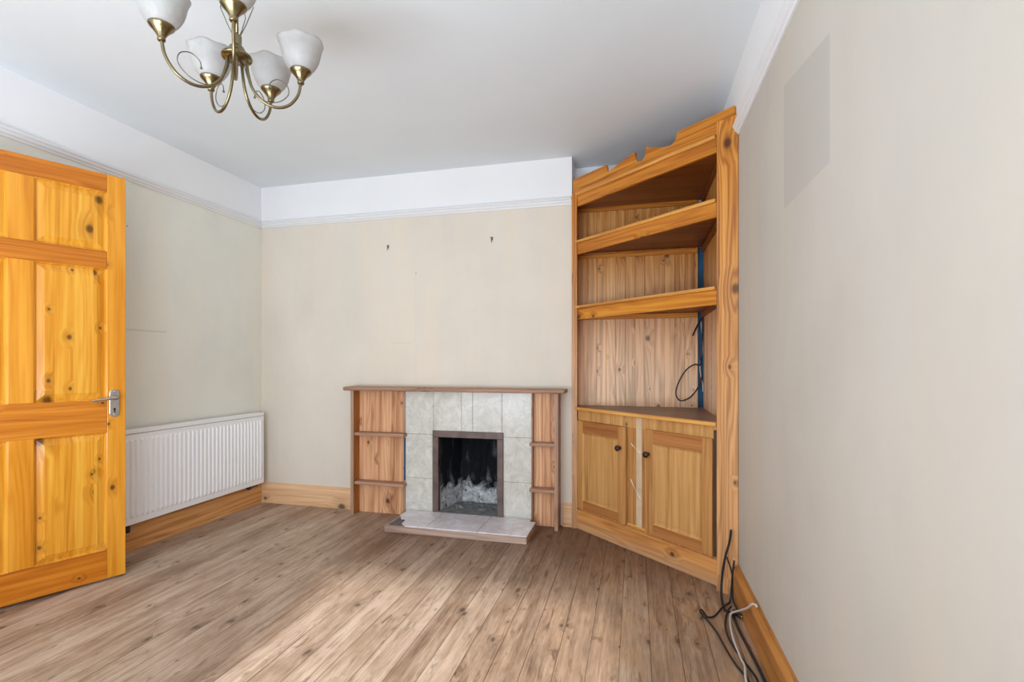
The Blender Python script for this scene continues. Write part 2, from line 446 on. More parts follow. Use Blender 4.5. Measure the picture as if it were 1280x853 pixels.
# window
win = empty('window_1', T((WX0, YN-.1, WZ0))); win['kind'] = 'structure'
bm = new_bm()
for a, b, c, d in ((WX0, WX1, WZ0, WZ0+.05), (WX0, WX1, WZ1-.05, WZ1), (WX0, WX0+.05, WZ0+.05, WZ1-.05), (WX1-.05, WX1, WZ0+.05, WZ1-.05)):
    box(bm, a, b, YN-.12, YN-.06, c, d)
obj('window_frame', bm, m_white, win, bevel=.003)
bm = new_bm(); box(bm, WX0+.045, WX1-.045, YN-.095, YN-.090, WZ0+.045, WZ1-.045); obj('pane', bm, m_glass, win)

# skirting boards
def skirt_prof(t=.022, h=.163): return [(0, 0), (t, 0), (t, h-.03), (t*.75, h-.018), (t*.42, h-.010), (t*.36, h), (0, h)]
bm = new_bm(); prism(bm, skirt_prof(), lambda p, q: (p, DY1+.08, q), lambda p, q: (p, D, q)); struct('baseboard_left', bm, skirt_y)
bm = new_bm(); prism(bm, skirt_prof(), lambda p, q: (0.0, D-p, q), lambda p, q: (.92, D-p, q)); struct('baseboard_breast', bm, skirt_x)
bm = new_bm(); prism(bm, skirt_prof(), lambda p, q: (2.512, D-p, q), lambda p, q: (2.582, D-p, q)); struct('baseboard_breast_end', bm, skirt_x)
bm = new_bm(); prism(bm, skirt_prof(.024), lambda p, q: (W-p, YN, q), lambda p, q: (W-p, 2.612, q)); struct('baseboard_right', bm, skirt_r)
bm = new_bm(); prism(bm, skirt_prof(), lambda p, q: (0.0, YN+p, q), lambda p, q: (W, YN+p, q)); struct('baseboard_near', bm, skirt_x)

# picture rails
def rail_prof(): return [(0, RZ), (.008, RZ), (.012, RZ+.010), (.020, RZ+.016), (.022, RZ+.026), (.030, RZ+.034), (.030, RZ+.043), (.018, RZ+.047), (.012, RZ+.058), (0, RZ+.062)]
bm = new_bm(); prism(bm, rail_prof(), lambda p, q: (p, YN, q), lambda p, q: (p, D, q)); struct('trim_1', bm, m_white)
bm = new_bm(); prism(bm, rail_prof(), lambda p, q: (0, D-p, q), lambda p, q: (X1, D-p, q)); struct('trim_2', bm, m_white)
bm = new_bm(); prism(bm, rail_prof(), lambda p, q: (X1, DA-p, q), lambda p, q: (W, DA-p, q)); struct('trim_3', bm, m_white)
bm = new_bm(); prism(bm, rail_prof(), lambda p, q: (W-p, YN, q), lambda p, q: (W-p, 2.60, q)); struct('trim_4', bm, m_white)
# door lining + architrave
bm = new_bm()
box(bm, -.12, 0, DY0, DY0+.02, 0, DZ); box(bm, -.12, 0, DY0, DY1, DZ-.02, DZ)
box(bm, 0, .014, DY0-.06, DY0+.01, 0, DZ+.05); box(bm, 0, .014, DY0-.06, DY1, DZ-.015, DZ+.05)
struct('trim_5', bm, skirt_y)

# ------------------------------------------------------------------ open panelled door
dang = math.atan2(.915, .402)
DM_ = frame(.022, 1.349, 0, dang)
door = empty('door_1', DM_)
tag(door, 'orange varnished pine six panel door standing open against the left wall', 'door', kind='structure')
TH = .038
Z = dict(b0=.014, b1=.165, l0=.783, l1=.955, f0=1.643, f1=1.735, t0=2.048, t1=2.142)
XS = [(.0, .078), (.352, .441), (.721, .80)]
for i, (a, b) in enumerate((XS[0], XS[2])):
    bm = new_bm(); box(bm, a, b, 0, TH, Z['b0'], Z['t1']); obj('stile', bm, door_v, door, DM_ , bevel=.0025)
for a, b in (('b0','b1'), ('l0','l1'), ('f0','f1'), ('t0','t1')):
    bm = new_bm(); box(bm, XS[0][1], XS[2][0], .0008, TH-.0008, Z[a], Z[b]); obj('rail', bm, door_h, door, DM_, bevel=.0025)
for a, b in (('b1','l0'), ('l1','f0'), ('f1','t0')):
    bm = new_bm(); box(bm, XS[1][0], XS[1][1], .0004, TH-.0004, Z[a], Z[b]); obj('muntin', bm, door_v, door, DM_, bevel=.0025)
def raised_panel(x0, x1, z0, z1, m=.038, rec=.014, bead=.008):
    bm = new_bm()
    rings = [(0, .001), (bead*.45, .0035), (bead, rec), (bead+.003, rec), (m, .004), (m+.0015, .0025)]
    prev = None
    for off, y in rings:
        r = [bm.verts.new((x, y, z)) for x, z in ((x0+off, z0+off), (x1-off, z0+off), (x1-off, z1-off), (x0+off, z1-off))]
        if prev:
            for k in range(4):
                l = (k+1) % 4; bm.faces.new([prev[k], prev[l], r[l], r[k]])
        else: first = r
        prev = r
    bm.faces.new(prev)
    back = [bm.verts.new((x, TH-.012, z)) for x, z in ((x0, z0), (x1, z0), (x1, z1), (x0, z1))]
    for k in range(4):
        l = (k+1) % 4; bm.faces.new([back[k], back[l], first[l], first[k]])
    bm.faces.new(list(reversed(back)))
    return bm
for x0, x1 in ((XS[0][1], XS[1][0]), (XS[1][1], XS[2][0])):
    for a, b in (('b1','l0'), ('l1','f0'), ('f1','t0')):
        # panel origin at its own corner so every board pattern differs
        obj('panel', raised_panel(0, x1-x0, Z[a]-Z[a], Z[b]-Z[a]), door_p, door, DM_ @ T((x0, 0, Z[a])))
# lever handle
pl = new_bm()
def stadium(x, w, z0, z1, n=12):
    r = w/2; out = []
    for k in range(n+1): a = math.pi*k/n; out.append((x+r*math.cos(a), z1-r+r*math.sin(a)))
    for k in range(n+1): a = math.pi+math.pi*k/n; out.append((x+r*math.cos(a), z0+r+r*math.sin(a)))
    return out
prism(pl, stadium(.751, .044, .862, 1.010), lambda p, q: (p, .001, q), lambda p, q: (p, -.007, q))
hp = obj('handle_plate', pl, m_chrome, door, DM_, bevel=.0025)
hp['label'] = 'worn chrome handle plate'
bm = new_bm()
lathe(bm, [(0,-.001),(.013,-.001),(.013,.006),(.010,.012),(.009,.040),(.0,.041)], 20, T((.751, -.006, .965)) @ Matrix.Rotation(R(90), 4, 'X'))
tube(bm, [(.754,-.042,.965), (.73,-.046,.964), (.70,-.047,.961), (.66,-.045,.957), (.652,-.044,.956)], lambda t: .009-.0022*math.sin(t*math.pi), 12, 5)
obj('lever', bm, m_chrome, hp, DM_, smooth=True)
bm = new_bm(); lathe(bm, [(0,.0),(.005,.0),(.005,.002),(0,.002)], 14, T((.751, -.0065, .905)) @ Matrix.Rotation(R(90), 4, 'X')); box(bm, .7485, .7535, -.0085, -.006, .885, .905)
obj('keyhole', bm, m_dark, hp, DM_)
bm = new_bm()
for zz in (.878, .997): lathe(bm, [(0,0),(.004,0),(.003,.0015),(0,.002)], 12, T((.751,-.007,zz)) @ Matrix.Rotation(R(90), 4, 'X'))
obj('screw', bm, m_chrome, hp, DM_, smooth=True)

# ------------------------------------------------------------------ radiator
rad = empty('radiator', T((.05, 2.68, .18)))
tag(rad, 'long white ribbed panel radiator on the left wall beside the open door', 'radiator')
RY0, RY1, RZ0, RZ1, RX = 1.985, 3.392, .182, .748, .098
bm = new_bm()
n = 42; pitch = (RY1-RY0-.03)/n
box(bm, RX-.016, RX-.006, RY0, RY1, RZ0, RZ1-.012)
for i in range(n):
    y0 = RY0+.015+i*pitch; a, b, c, d = y0+.15*pitch, y0+.32*pitch, y0+.68*pitch, y0+.85*pitch
    z0, z1 = RZ0+.035, RZ1-.055
    lo = [bm.verts.new(p) for p in ((RX-.0062,a,z0),(RX-.0062,d,z0),(RX-.0062,d,z1),(RX-.0062,a,z1))]
    hi = [bm.verts.new(p) for p in ((RX+.002,b,z0+.014),(RX+.002,c,z0+.014),(RX+.002,c,z1-.014),(RX+.002,b,z1-.014))]
    bm.faces.new(hi)
    for k in range(4):
        l = (k+1) % 4; bm.faces.new([lo[k], lo[l], hi[l], hi[k]])
obj('ribbed_panel', bm, m_rad, rad)
bm = new_bm(); box(bm, .040, .050, RY0+.01, RY1-.01, RZ0, RZ1-.02); obj('rear_panel', bm, m_rad, rad)
bm = new_bm(); box(bm, .034, RX-.006, RY0-.002, RY1+.002, RZ1-.006, RZ1)
for i in range(40):
    y = RY0+.02+i*(RY1-RY0-.04)/40; box(bm, .045, .085, y, y+.018, RZ1-.008, RZ1+.0015)
box(bm, RX-.010, RX-.004, RY0-.002, RY1+.002, RZ1-.022, RZ1); obj('top_grille', bm, m_rad, rad, bevel=.001)
bm = new_bm(); box(bm, RX-.0065, RX-.0045, RY0, RY1, RZ1-.0265, RZ1-.0232); obj('shadow_gap', bm, m_radgap, rad)
for y in (RY0-.003, RY1-.001):
    bm = new_bm(); box(bm, .034, RX-.005, y, y+.004, RZ0+.004, RZ1-.003); obj('side_panel', bm, m_rad, rad, bevel=.001)
for y in (2.25, 3.15):
    bm = new_bm(); box(bm, .001, .041, y, y+.03, .30, .62); obj('bracket', bm, m_rad, rad)
bm = new_bm(); tube(bm, [(.07,3.34,.19),(.07,3.34,.168),(.05,3.36,.166),(.03,3.40,.168),(.026,3.44,.168)], .008, 10, 5); tube(bm, [(.07,3.27,.168),(.07,3.345,.167)], .010, 10, 0)
obj('pipe', bm, m_steel, rad, smooth=True)
bm = new_bm(); lathe(bm, [(0,0),(.014,0),(.016,.006),(.016,.022),(.012,.028),(0,.028)], 16, T((.07,3.275,.168)) @ Matrix.Rotation(R(90), 4, 'X'))
obj('valve', bm, m_black, rad, smooth=True)
bm = new_bm(); lathe(bm, [(0,0),(.013,0),(.015,.006),(.015,.035),(.010,.042),(0,.042)], 16, T((.07,2.305,.135)))
obj('valve', bm, m_black, rad, smooth=True)

# ------------------------------------------------------------------ fireplace surround
sur = empty('fireplace_surround', T((1.72, 3.40, 0)))
tag(sur, 'pine and tile fireplace surround with shelved wings and a long thin mantel', 'fireplace')
F0 = 3.345
bm = new_bm(); box(bm, .862, 2.548, F0-.03, D-.001, .940, .968)
o = obj('mantel_shelf', bm, sur_h, sur, bevel=.008)
bm = new_bm()
for x0, x1 in ((.912, .936), (2.474, 2.497)):
    bm = new_bm(); box(bm, x0, x1, F0+.004, D-.001, 0, .94); obj('side_panel', bm, sur_i, sur, bevel=.001)
    bm = new_bm(); box(bm, x0-.001, x1+.001, F0, F0+.0045, 0, .94); obj('edge_strip', bm, sur_f, sur)
def boards(bm, x0, x1, z0, z1, y, bw, th=.012, groove=.004):
    """tongue-and-groove face looking towards -Y"""
    x = x0; prof = [(x0, y)]
    while x+bw < x1-.01:
        x += bw; prof += [(x-groove, y), (x, y+groove), (x+groove, y)]
    prof += [(x1, y), (x1, y+th), (x0, y+th)]
    prism(bm, prof, lambda p, q: (p, q, z0), lambda p, q: (p, q, z1))
bm = new_bm(); boards(bm, 0, .373, 0, .94, 0, .062); obj('back_boards', bm, sur_v, sur, T((.936, 3.432, 0)))
bm = new_bm(); boards(bm, 0, .162, 0, .94, 0, .062); obj('back_boards', bm, sur_v, sur, T((2.312, 3.432, 0)))
bm = new_bm(); box(bm, 1.3095, 1.330, 3.4335, 3.444, .262, .585); o = obj('painted_strip', bm, m_blue, sur); o['label'] = 'strip of blue painted wall showing through the gap'
for c, d in ((0, .262), (.585, .94)):
    bm = new_bm(); box(bm, 1.3095, 1.334, 3.42, 3.444, c, d); obj('edge_strip', bm, sur_f, sur)
bm = new_bm(); box(bm, 2.303, 2.312, 3.385, 3.444, .0, .94); obj('edge_strip', bm, sur_f, sur)
for x0, x1, z in ((.9375, 1.345, .610), (.9375, 1.345, .238), (2.296, 2.4725, .583), (2.296, 2.4725, .265)):
    bm = new_bm(); box(bm, x0, x1, F0+.006, 3.4315, z-.012, z+.012); obj('shelf', bm, sur_h, sur, bevel=.004)
# tiles
TY = 3.412
bm = new_bm()
tops = [1.334, 1.559, 1.778, 1.864, 2.084, 2.303]
rects = [(tops[0], tops[1], .618, .94), (tops[1], tops[2], .618, .94), (tops[2], tops[3], .618, .94), (tops[3], tops[4], .618, .94), (tops[4], tops[5], .618, .94),
         (tops[0], tops[1], .290, .618), (tops[0], tops[1], 0, .290), (tops[4], tops[5], .300, .618), (tops[4], tops[5], 0, .300)]
for a, b, c, d in rects: box(bm, a+.0012, b-.0012, TY, TY+.012, c+.0012, d-.0012)
o = obj('tile_facing', bm, m_tile, sur, bevel=.001); o['label'] = 'mottled grey cream tiles around the fire'
bm = new_bm(); box(bm, 1.334, 1.559, TY+.002, D-.0005, 0, .94); box(bm, 2.084, 2.303, TY+.002, D-.0005, 0, .94); box(bm, 1.559, 2.084, TY+.002, D-.0005, .618, .94)
obj('tile_backing', bm, m_grout, sur)
bm = new_bm()
for a, b, c, d in ((1.556, 2.096, .602, .650), (1.556, 1.602, .05, .602), (2.052, 2.096, .05, .602)):
    box(bm, a, b, 3.397, 3.44, c, d)
obj('fire_frame', bm, m_fframe, sur, bevel=.003)
# firebox: splayed cheeks and a leaning fireback
fb = empty('firebox', T((1.83, 3.6, 0))); tag(fb, 'soot blackened fireplace opening with pale ash on the fireback', 'firebox')
bm = new_bm()
def quad(*p): bm.faces.new([bm.verts.new(q) for q in p])
yf, yk = 3.442, 3.76
xa, xb, xc, xd = 1.601, 2.061, 1.67, 1.99
rows = [(.0, yk-.02), (.16, yk-.015), (.24, yk-.07), (.34, yk-.055), (.50, yk-.03), (.601, yk-.05)]
nx = 14
for i in range(len(rows)-1):
    for k in range(nx):
        def pt(t, r):
            wob = .018*math.sin(t*9+r[0]*14)+.012*math.sin(t*23+r[0]*31)
            return (xc+(xd-xc)*t, r[1]+wob*(1-abs(2*t-1)), r[0])
        quad(pt(k/nx, rows[i]), pt((k+1)/nx, rows[i]), pt((k+1)/nx, rows[i+1]), pt(k/nx, rows[i+1]))
    for sx, ex in ((xa, xc), (xb, xd)):
        quad((sx, yf, rows[i][0]), (ex, rows[i][1], rows[i][0]), (ex, rows[i+1][1], rows[i+1][0]), (sx, yf, rows[i+1][0]))
quad((xa,yf,.601), (xb,yf,.601), (xd,yk-.05,.601), (xc,yk-.05,.601))
bmesh.ops.remove_doubles(bm, verts=bm.verts, dist=.0005)
obj('fireback', bm, m_soot, fb)
bm = new_bm()
prism(bm, [(1.604, 3.397), (2.050, 3.397), (2.050, yf+.004), (xb-.002, yf+.004), (xd, yk-.06), (xc, yk-.06), (xa+.002, yf+.004)], lambda p, q: (p, q, .001), lambda p, q: (p, q, .052))
m_ash = plain('ash_grey_slab', (.26,.27,.27), .9, var=.22, scale=18)
o = obj('fire_floor', bm, m_ash, fb)
bm = new_bm()
rr = random.Random(5)
for k in range(26):
    x = rr.uniform(1.66, 2.0); y = rr.uniform(3.50, 3.66); s = rr.uniform(.008, .022)
    bmesh.ops.create_icosphere(bm, subdivisions=1, radius=s, matrix=T((x, y, .053+s*.3)) @ Matrix.Rotation(rr.random()*3, 4, 'Z') @ Matrix.Diagonal((1.4, 1, .55, 1)))
o = obj('ash_rubble', bm, m_ash, fb); o['kind'] = 'stuff'

# ------------------------------------------------------------------ hearth
hr = empty('hearth', T((1.84, 3.22, 0))); tag(hr, 'low raised hearth with three lilac marbled tiles and timber edging', 'hearth')
HX0, HX1, HY0, HY1 = 1.352, 2.342, 3.052, 3.3955
bm = new_bm()
box(bm, HX0, HX1, HY0, HY0+.022, 0, .042); box(bm, HX0, HX0+.018, HY0+.022, 3.344, 0, .042); box(bm, HX1-.018, HX1, HY0+.022, 3.344, 0, .042)
obj('timber_edging', bm, m_hedge, hr, bevel=.003)
bm = new_bm(); box(bm, HX0+.018, HX1-.018, HY0+.022, 3.344, 0, .042); box(bm, 1.336, 2.30, 3.3445, HY1, 0, .042); obj('screed_base', bm, m_screed, hr)
def htile(pts):
    bm = new_bm(); prism(bm, pts, lambda p, q: (p, q, .0425), lambda p, q: (p, q, .052)); obj('hearth_tile', bm, m_hearth, hr, bevel=.0015)
htile([(1.505, HY0+.006), (1.648, HY0+.006), (1.648, HY1-.002), (1.362, HY1-.002), (1.362, 3.27), (1.405, 3.20), (1.43, 3.205), (1.455, 3.15), (1.46, 3.10)])
htile([(1.652, HY0+.006), (2.010, HY0+.006), (2.010, HY1-.002), (1.652, HY1-.002)])
htile([(2.014, HY0+.006), (HX1+.002, HY0+.006), (HX1+.002, 3.343), (2.30, 3.343), (2.30, HY1-.002), (2.014, HY1-.002)])

# ------------------------------------------------------------------ corner cupboard
A = Vector((2.600, 3.460, 0)); Bp = Vector((3.397, 2.748, 0))
ang = math.atan2(Bp.y-A.y, Bp.x-A.x)
CM = frame(A.x, A.y, 0, ang)          # x runs along the diagonal front, -y faces the room
cup = empty('corner_cupboard', frame(3.05, 3.2, 0))
tag(cup, 'tall pine corner cupboard with open shelves above two small doors', 'cupboard')
LX = 1.096
def part(name, bm, mat, M=CM, **k): return obj(name, bm, mat, cup, M, **k)
# left stile and right post
bm = new_bm(); box(bm, 2.581, 2.618, 3.432, 3.475, 0, 2.325); o = obj('stile', bm, cup_v, cup, T((0,0,0)), bevel=.002)
pa = math.atan2(2.606-2.668, 3.499-3.408)
PM = frame(3.407, 2.668, 0, pa)
bm = new_bm(); box(bm, 0, .107, 0, .055, 0, 2.365); o = obj('post', bm, cup_post, cup, PM, bevel=.002)
# pelmet (shaped top board)
prof = [(-.022, 2.325), (-.022, 2.436), (.305, 2.434)]
prof += [(.305+.004*math.sin(t), 2.434-.05*t/3) for t in (1, 2)]
prof += [(.312, 2.392), (.327, 2.381)]
prof += [(.327+(.542-.327)*t, 2.381+.052*t+.004*math.sin(t*math.pi)) for t in (.25, .5, .75, 1)]
cx, cz, cr = .588, 2.402, .040
prof += [(cx+cr*math.cos(a), cz+cr*math.sin(a)) for a in [math.pi+.1+k*(math.pi-.2)/8 for k in range(9)]]
prof += [(.631, 2.433), (.72, 2.398), (.757, 2.385), (.79, 2.378), (.815, 2.377), (.836, 2.390), (.846, 2.412), (.850, 2.436)]
prof += [(1.192, 2.436), (1.196, 2.385), (1.188, 2.355), (1.180, 2.325)]
bm = new_bm(); prism(bm, prof, lambda p, q: (p, .0, q), lambda p, q: (p, .018, q)); part('pelmet', bm, cup_h, bevel=.0015)
def lip(z0, z1, bead_z0, bead_z1, s0=.012, s1=LX):
    bm = new_bm(); box(bm, s0, s1, -.004, .016, z0, z1); part('shelf_fascia', bm, cup_h, bevel=.002)
    bm = new_bm(); box(bm, s0-.008, s1, -.018, .018, bead_z0, bead_z1); part('shelf_nosing', bm, cup_n, bevel=.006)
cup_n = pine('cupboard_nosing_pine', (.86,.46,.12), (.70,.32,.07), (.45,.17,.03), 'x', 'z', knots=.05, ks=4, rough=.4)
lip(2.236, 2.306, 2.306, 2.326)
lip(1.902, 1.978, 1.978, 1.998)
lip(1.450, 1.526, 1.526, 1.545)
# shelf boards follow the recess
def shelf_bm(z0, z1, front=.016):
    n = Vector((-math.sin(ang), math.cos(ang), 0))   # +y of CM
    a = A + n*front + Vector((.014, 0, 0)); b = A + (Bp-A).normalized()*(LX-.004) + n*front
    pts = [(a.x, a.y), (b.x, b.y), (3.468, b.y+.0), (3.468, DA-.030), (2.600, DA-.030), (2.600, a.y)]
    bm = new_bm(); prism(bm, pts, lambda p, q: (p, q, z0), lambda p, q: (p, q, z1)); return bm
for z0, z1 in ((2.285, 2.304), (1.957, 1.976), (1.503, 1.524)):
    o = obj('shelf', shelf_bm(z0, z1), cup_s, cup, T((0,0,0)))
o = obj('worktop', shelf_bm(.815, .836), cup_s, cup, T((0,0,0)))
bm = new_bm(); box(bm, .006, LX+.006, -.020, .018, .822, .842); part('worktop_nosing', bm, cup_n, bevel=.004)
# back boards, right-hand boards, battens
BY = DA-.028
bm = new_bm(); boards(bm, 0, .833, .836, 2.284, 0, .068); obj('back_boards', bm, cup_b, cup, T((2.600, BY, 0)))
bm = new_bm(); box(bm, 3.434, 3.4995, DA-.008, DA-.0005, .836, 2.284); o = obj('painted_strip', bm, m_blue, cup); o['label'] = 'strip of blue painted wall showing in the back corner'
SM = frame(3.470, DA-.03, 0, R(-90))   # x runs towards the room, -y towards the shelf space
bm = new_bm(); boards(bm, 0, .93, .0, 2.284, 0, .085); obj('side_boards', bm, cup_b, cup, SM)
bm = new_bm(); box(bm, 2.585, 2.598, 3.478, BY-.001, 0, 2.284); obj('side_boards', bm, cup_b, cup)
for z in (2.255, 1.915, 1.465):
    bm = new_bm(); box(bm, 2.602, 3.432, BY-.016, BY-.0005, z, z+.035); obj('batten', bm, cup_h, cup, bevel=.002)
    bm = new_bm(); box(bm, 3.452, 3.4695, 2.80, BY-.02, z, z+.037); obj('batten', bm, cup_s, cup, bevel=.002)
# lower front
FR = CM
bm = new_bm(); boards(bm, 0, LX-.028, .752, .820, 0, .085, .018); obj('frieze_boards', bm, cup_c, cup, CM @ T((.026, .006, 0)))
bm = new_bm(); box(bm, .018, LX+.004, -.006, .020, 0, .132); o = part('plinth', bm, cup_f, bevel=.003)
bm = new_bm(); box(bm, .018, LX, .004, .020, .132, .146); part('plinth_cap', bm, cup_d)
bm = new_bm(); box(bm, .482, .630, .004, .020, .146, .752)
part('centre_board', bm, cup_d)
bm = new_bm(); box(bm, .555, .598, .0022, .0042, .160, .818); o = part('bleached_streak', bm, plain('bleached_wood_streak', (.74,.56,.37), .6, var=.12, scale=12)); o['label'] = 'pale bare vertical strip on the centre board'
bm = new_bm(); box(bm, .486, .626, -.002, .006, .146, .160); part('centre_sill', bm, cup_n, bevel=.002)
for p, q in (((.513, .655), (.590, .606)), ((.510, .437), (.590, .330))):
    bm = new_bm(); tube(bm, [(p[0], .001, p[1]), ((p[0]+q[0])/2-.004, .0005, (p[1]+q[1])/2), (q[0], .001, q[1])], lambda t: .0022+.0012*math.sin(t*9), 6, 6)
    o = part('plaster_smear', bm, m_plaster)
def cup_door(s0, s1, z0, z1, knob_s, knob_z, label):
    M = CM @ T((s0, -.012, z0)); w, h = s1-s0, z1-z0; t = .020
    d = empty('cupboard_door', Matrix.Identity(4)); d.parent = cup
    d.matrix_basis = cup.matrix_basis.inverted() @ M; d['label'] = label
    st, rl = .060, .078
    for a, b in ((0, st), (w-st, w)):
        bm = new_bm(); box(bm, a, b, 0, t, 0, h); obj('stile', bm, cup_d, d, M, bevel=.002)
    for a, b in ((0, .062), (h-rl, h)):
        bm = new_bm(); box(bm, st, w-st, .0005, t-.0005, a, b); obj('rail', bm, cup_r, d, M, bevel=.002)
    bm = new_bm()
    x0, x1, a, b = st, w-st, .062, h-rl
    prev = None
    for off, y in ((0, .001), (.005, .004), (.010, .009), (.022, .010), (.026, .0085)):
        r = [bm.verts.new((x, y, z)) for x, z in ((x0+off, a+off), (x1-off, a+off), (x1-off, b-off), (x0+off, b-off))]
        if prev:
            for k in range(4): l = (k+1) % 4; bm.faces.new([prev[k], prev[l], r[l], r[k]])
        prev = r
    bm.faces.new(prev); box(bm, x0, x1, .012, .018, a, b)
    obj('panel', bm, cup_c, d, M)
    bm = new_bm()
    lathe(bm, [(0,0),(.010,0),(.008,.006),(.007,.012),(.014,.017),(.0185,.024),(.0185,.030),(.014,.036),(.006,.0385),(0,.039)], 24, CM @ T((knob_s, -.012, knob_z)) @ Matrix.Rotation(R(90), 4, 'X'))
    o = obj('knob', bm, m_knob, d, Matrix.Identity(4), smooth=True); o['label'] = 'dark brown round knob'
cup_door(.032, .478, .146, .7505, .436, .618, 'left cupboard door')
cup_door(.632, 1.077, .146, .756, .660, .612, 'right cupboard door')
# interior back so the carcass is closed behind the doors
bm = new_bm(); box(bm, .02, LX, .024, .030, .0, .815); part('carcass_panel', bm, m_dark)
bm = new_bm(); box(bm, 1.0785, LX+.012, -.002, .022, .146, .80); part('gap_shade_strip', bm, plain('gap_shade_brown', (.10,.045,.02), .7, var=.2, scale=14))  # solid strip coloured dark for the shaded gap beside the right door

# ------------------------------------------------------------------ loose cables
def cable(name, label, pts, r, mat, group=None, extra=None, seg=8, cat='cable'):
    bm = new_bm(); tube(bm, pts, r, seg, 7)
    if extra: extra(bm)
    o = obj(name, bm, mat, smooth=True); tag(o, label, cat, group); return o
FG = 'cables trailing on the floor by the cupboard post'
cable('cable', 'thick black cable standing up in front of the cupboard post', [(3.462,2.594,.336),(3.455,2.596,.275),(3.438,2.60,.205),(3.424,2.60,.12),(3.416,2.585,.045),(3.410,2.52,.012),(3.411,2.455,.008),(3.428,2.437,.008),(3.448,2.419,.008)], .0056, m_black)
def plug(bm): tube(bm, [(3.446,2.432,.018),(3.456,2.412,.016),(3.468,2.392,.015)], .0095, 12, 2)
cable('cable', 'thin black cable ending in a metal tipped plug on the floor', [(3.441,2.587,.205),(3.463,2.575,.13),(3.464,2.568,.06),(3.462,2.545,.016),(3.466,2.47,.010),(3.463,2.44,.014),(3.446,2.432,.018)], .0038, m_black, extra=plug)
bm = new_bm(); tube(bm, [(3.464,2.398,.0155),(3.473,2.382,.0150)], .0055, 10, 0)
tip = obj('plug_tip', bm, m_chrome, bpy.data.objects['cable.001'])
cable('cable', 'black cable climbing the wall corner and doubling back in a floor loop', [(3.470,2.560,.200),(3.464,2.560,.150),(3.458,2.56,.08),(3.452,2.55,.02),(3.442,2.53,.008),(3.405,2.47,.013),(3.357,2.385,.008),(3.328,2.365,.008),(3.317,2.387,.008),(3.308,2.428,.008),(3.298,2.416,.008),(3.307,2.368,.008),(3.321,2.331,.008),(3.345,2.239,.008),(3.362,2.107,.008),(3.378,2.02,.008),(3.392,1.974,.008),(3.405,1.92,.008),(3.41,1.75,.008),(3.40,1.5,.008)], .0042, m_black)
cable('cable', 'black cable curving along the floor left of the white one', [(3.443,2.480,.014),(3.418,2.430,.012),(3.391,2.325,.006),(3.385,2.235,.006),(3.394,2.147,.006),(3.412,2.058,.006),(3.428,1.993,.006),(3.437,1.928,.006),(3.44,1.7,.006),(3.43,1.45,.006)], .0042, m_black)
cable('cable', 'thick black cable running straight down beside the right skirting', [(3.438,2.405,.007),(3.440,2.292,.007),(3.448,2.168,.007),(3.456,2.046,.007),(3.461,1.935,.007),(3.462,1.75,.007),(3.455,1.5,.007)], .0062, m_black)
def cuff(bm): tube(bm, [(3.478,2.15,.214),(3.474,2.165,.211)], .008, 10, 0)
cable('cable', 'white cable looping off the right skirting onto the floor', [(3.481,2.150,.1735),(3.478,2.162,.178),(3.470,2.190,.165),(3.462,2.240,.125),(3.447,2.345,.060),(3.430,2.400,.022),(3.418,2.364,.016),(3.404,2.254,.014),(3.402,2.157,.010),(3.405,2.069,.008),(3.406,1.999,.016),(3.393,1.917,.018),(3.38,1.75,.008),(3.37,1.5,.006)], .0045, m_whitecable)
# cables in the cupboard corner
cable('cable', 'black cable hanging in a wide loop inside the cupboard corner', [(3.462,3.62,1.47),(3.460,3.635,1.40),(3.457,3.64,1.30),(3.452,3.64,1.20),(3.441,3.60,1.135),(3.403,3.58,1.138),(3.349,3.58,1.101),(3.302,3.58,1.023),(3.281,3.58,.940),(3.309,3.58,.890),(3.376,3.60,.912),(3.436,3.62,.990),(3.458,3.64,1.06)], .0048, m_black)
cable('cable', 'thin white cable hanging down the blue strip in the cupboard', [(3.452,3.655,1.44),(3.460,3.655,1.336),(3.462,3.655,1.236),(3.446,3.65,1.137),(3.450,3.65,1.066),(3.463,3.65,1.00),(3.464,3.65,.95)], .0036, m_whitecable)
cable('cable', 'short black cable end with brown tip under the middle shelf', [(3.395,3.625,1.337),(3.419,3.63,1.393),(3.443,3.64,1.436),(3.455,3.64,1.46)], .0055, m_black)
cable('cable', 'black cable lying curled on the middle shelf of the cupboard', [(3.150,3.40,1.5295),(3.175,3.36,1.53),(3.215,3.34,1.53),(3.26,3.37,1.53),(3.30,3.42,1.53),(3.40,3.55,1.53)], .005, m_black)

# ------------------------------------------------------------------ wall fixings
def hook(x, z, label, k):
    e = empty('picture_hook', T((x, D, z))); tag(e, label, 'hook')
    bm = new_bm(); box(bm, x-.008, x+.008, D-.002, D, z-.006, z+.020); obj('plate', bm, m_wire, e, bevel=.0008)
    bm = new_bm(); tube(bm, [(x-.004,D-.002,z-.004),(x-.004,D-.005,z-.018),(x-.001,D-.012,z-.020),(x+.002,D-.013,z-.012)], .0018, 6, 4); obj('prong', bm, m_wire, e)
    bm = new_bm(); tube(bm, [(x+.010*k,D,z+.012),(x+.012*k,D-.016,z+.016)], .0015, 6, 0); obj('nail', bm, m_steel, e)
hook(1.155, 2.040, 'small wall hook above the left wing of the fireplace', 1)
hook(1.992, 2.052, 'small wall hook above the right side of the fire opening', -1)
bm = new_bm(); lathe(bm, [(0,0),(.004,0),(.0035,.0015),(0,.002)], 12, T((1.389, D, 1.83)) @ Matrix.Rotation(R(90), 4, 'X'))
tag(obj('wall_screw', bm, m_steel), 'tiny dark screw in the cream wall below the left hook', 'screw')
bm = new_bm(); lathe(bm, [(0,0),(.004,0),(.0035,.0015),(0,.002)], 12, T((0, 2.36, 1.985)) @ Matrix.Rotation(R(90), 4, 'Y'))
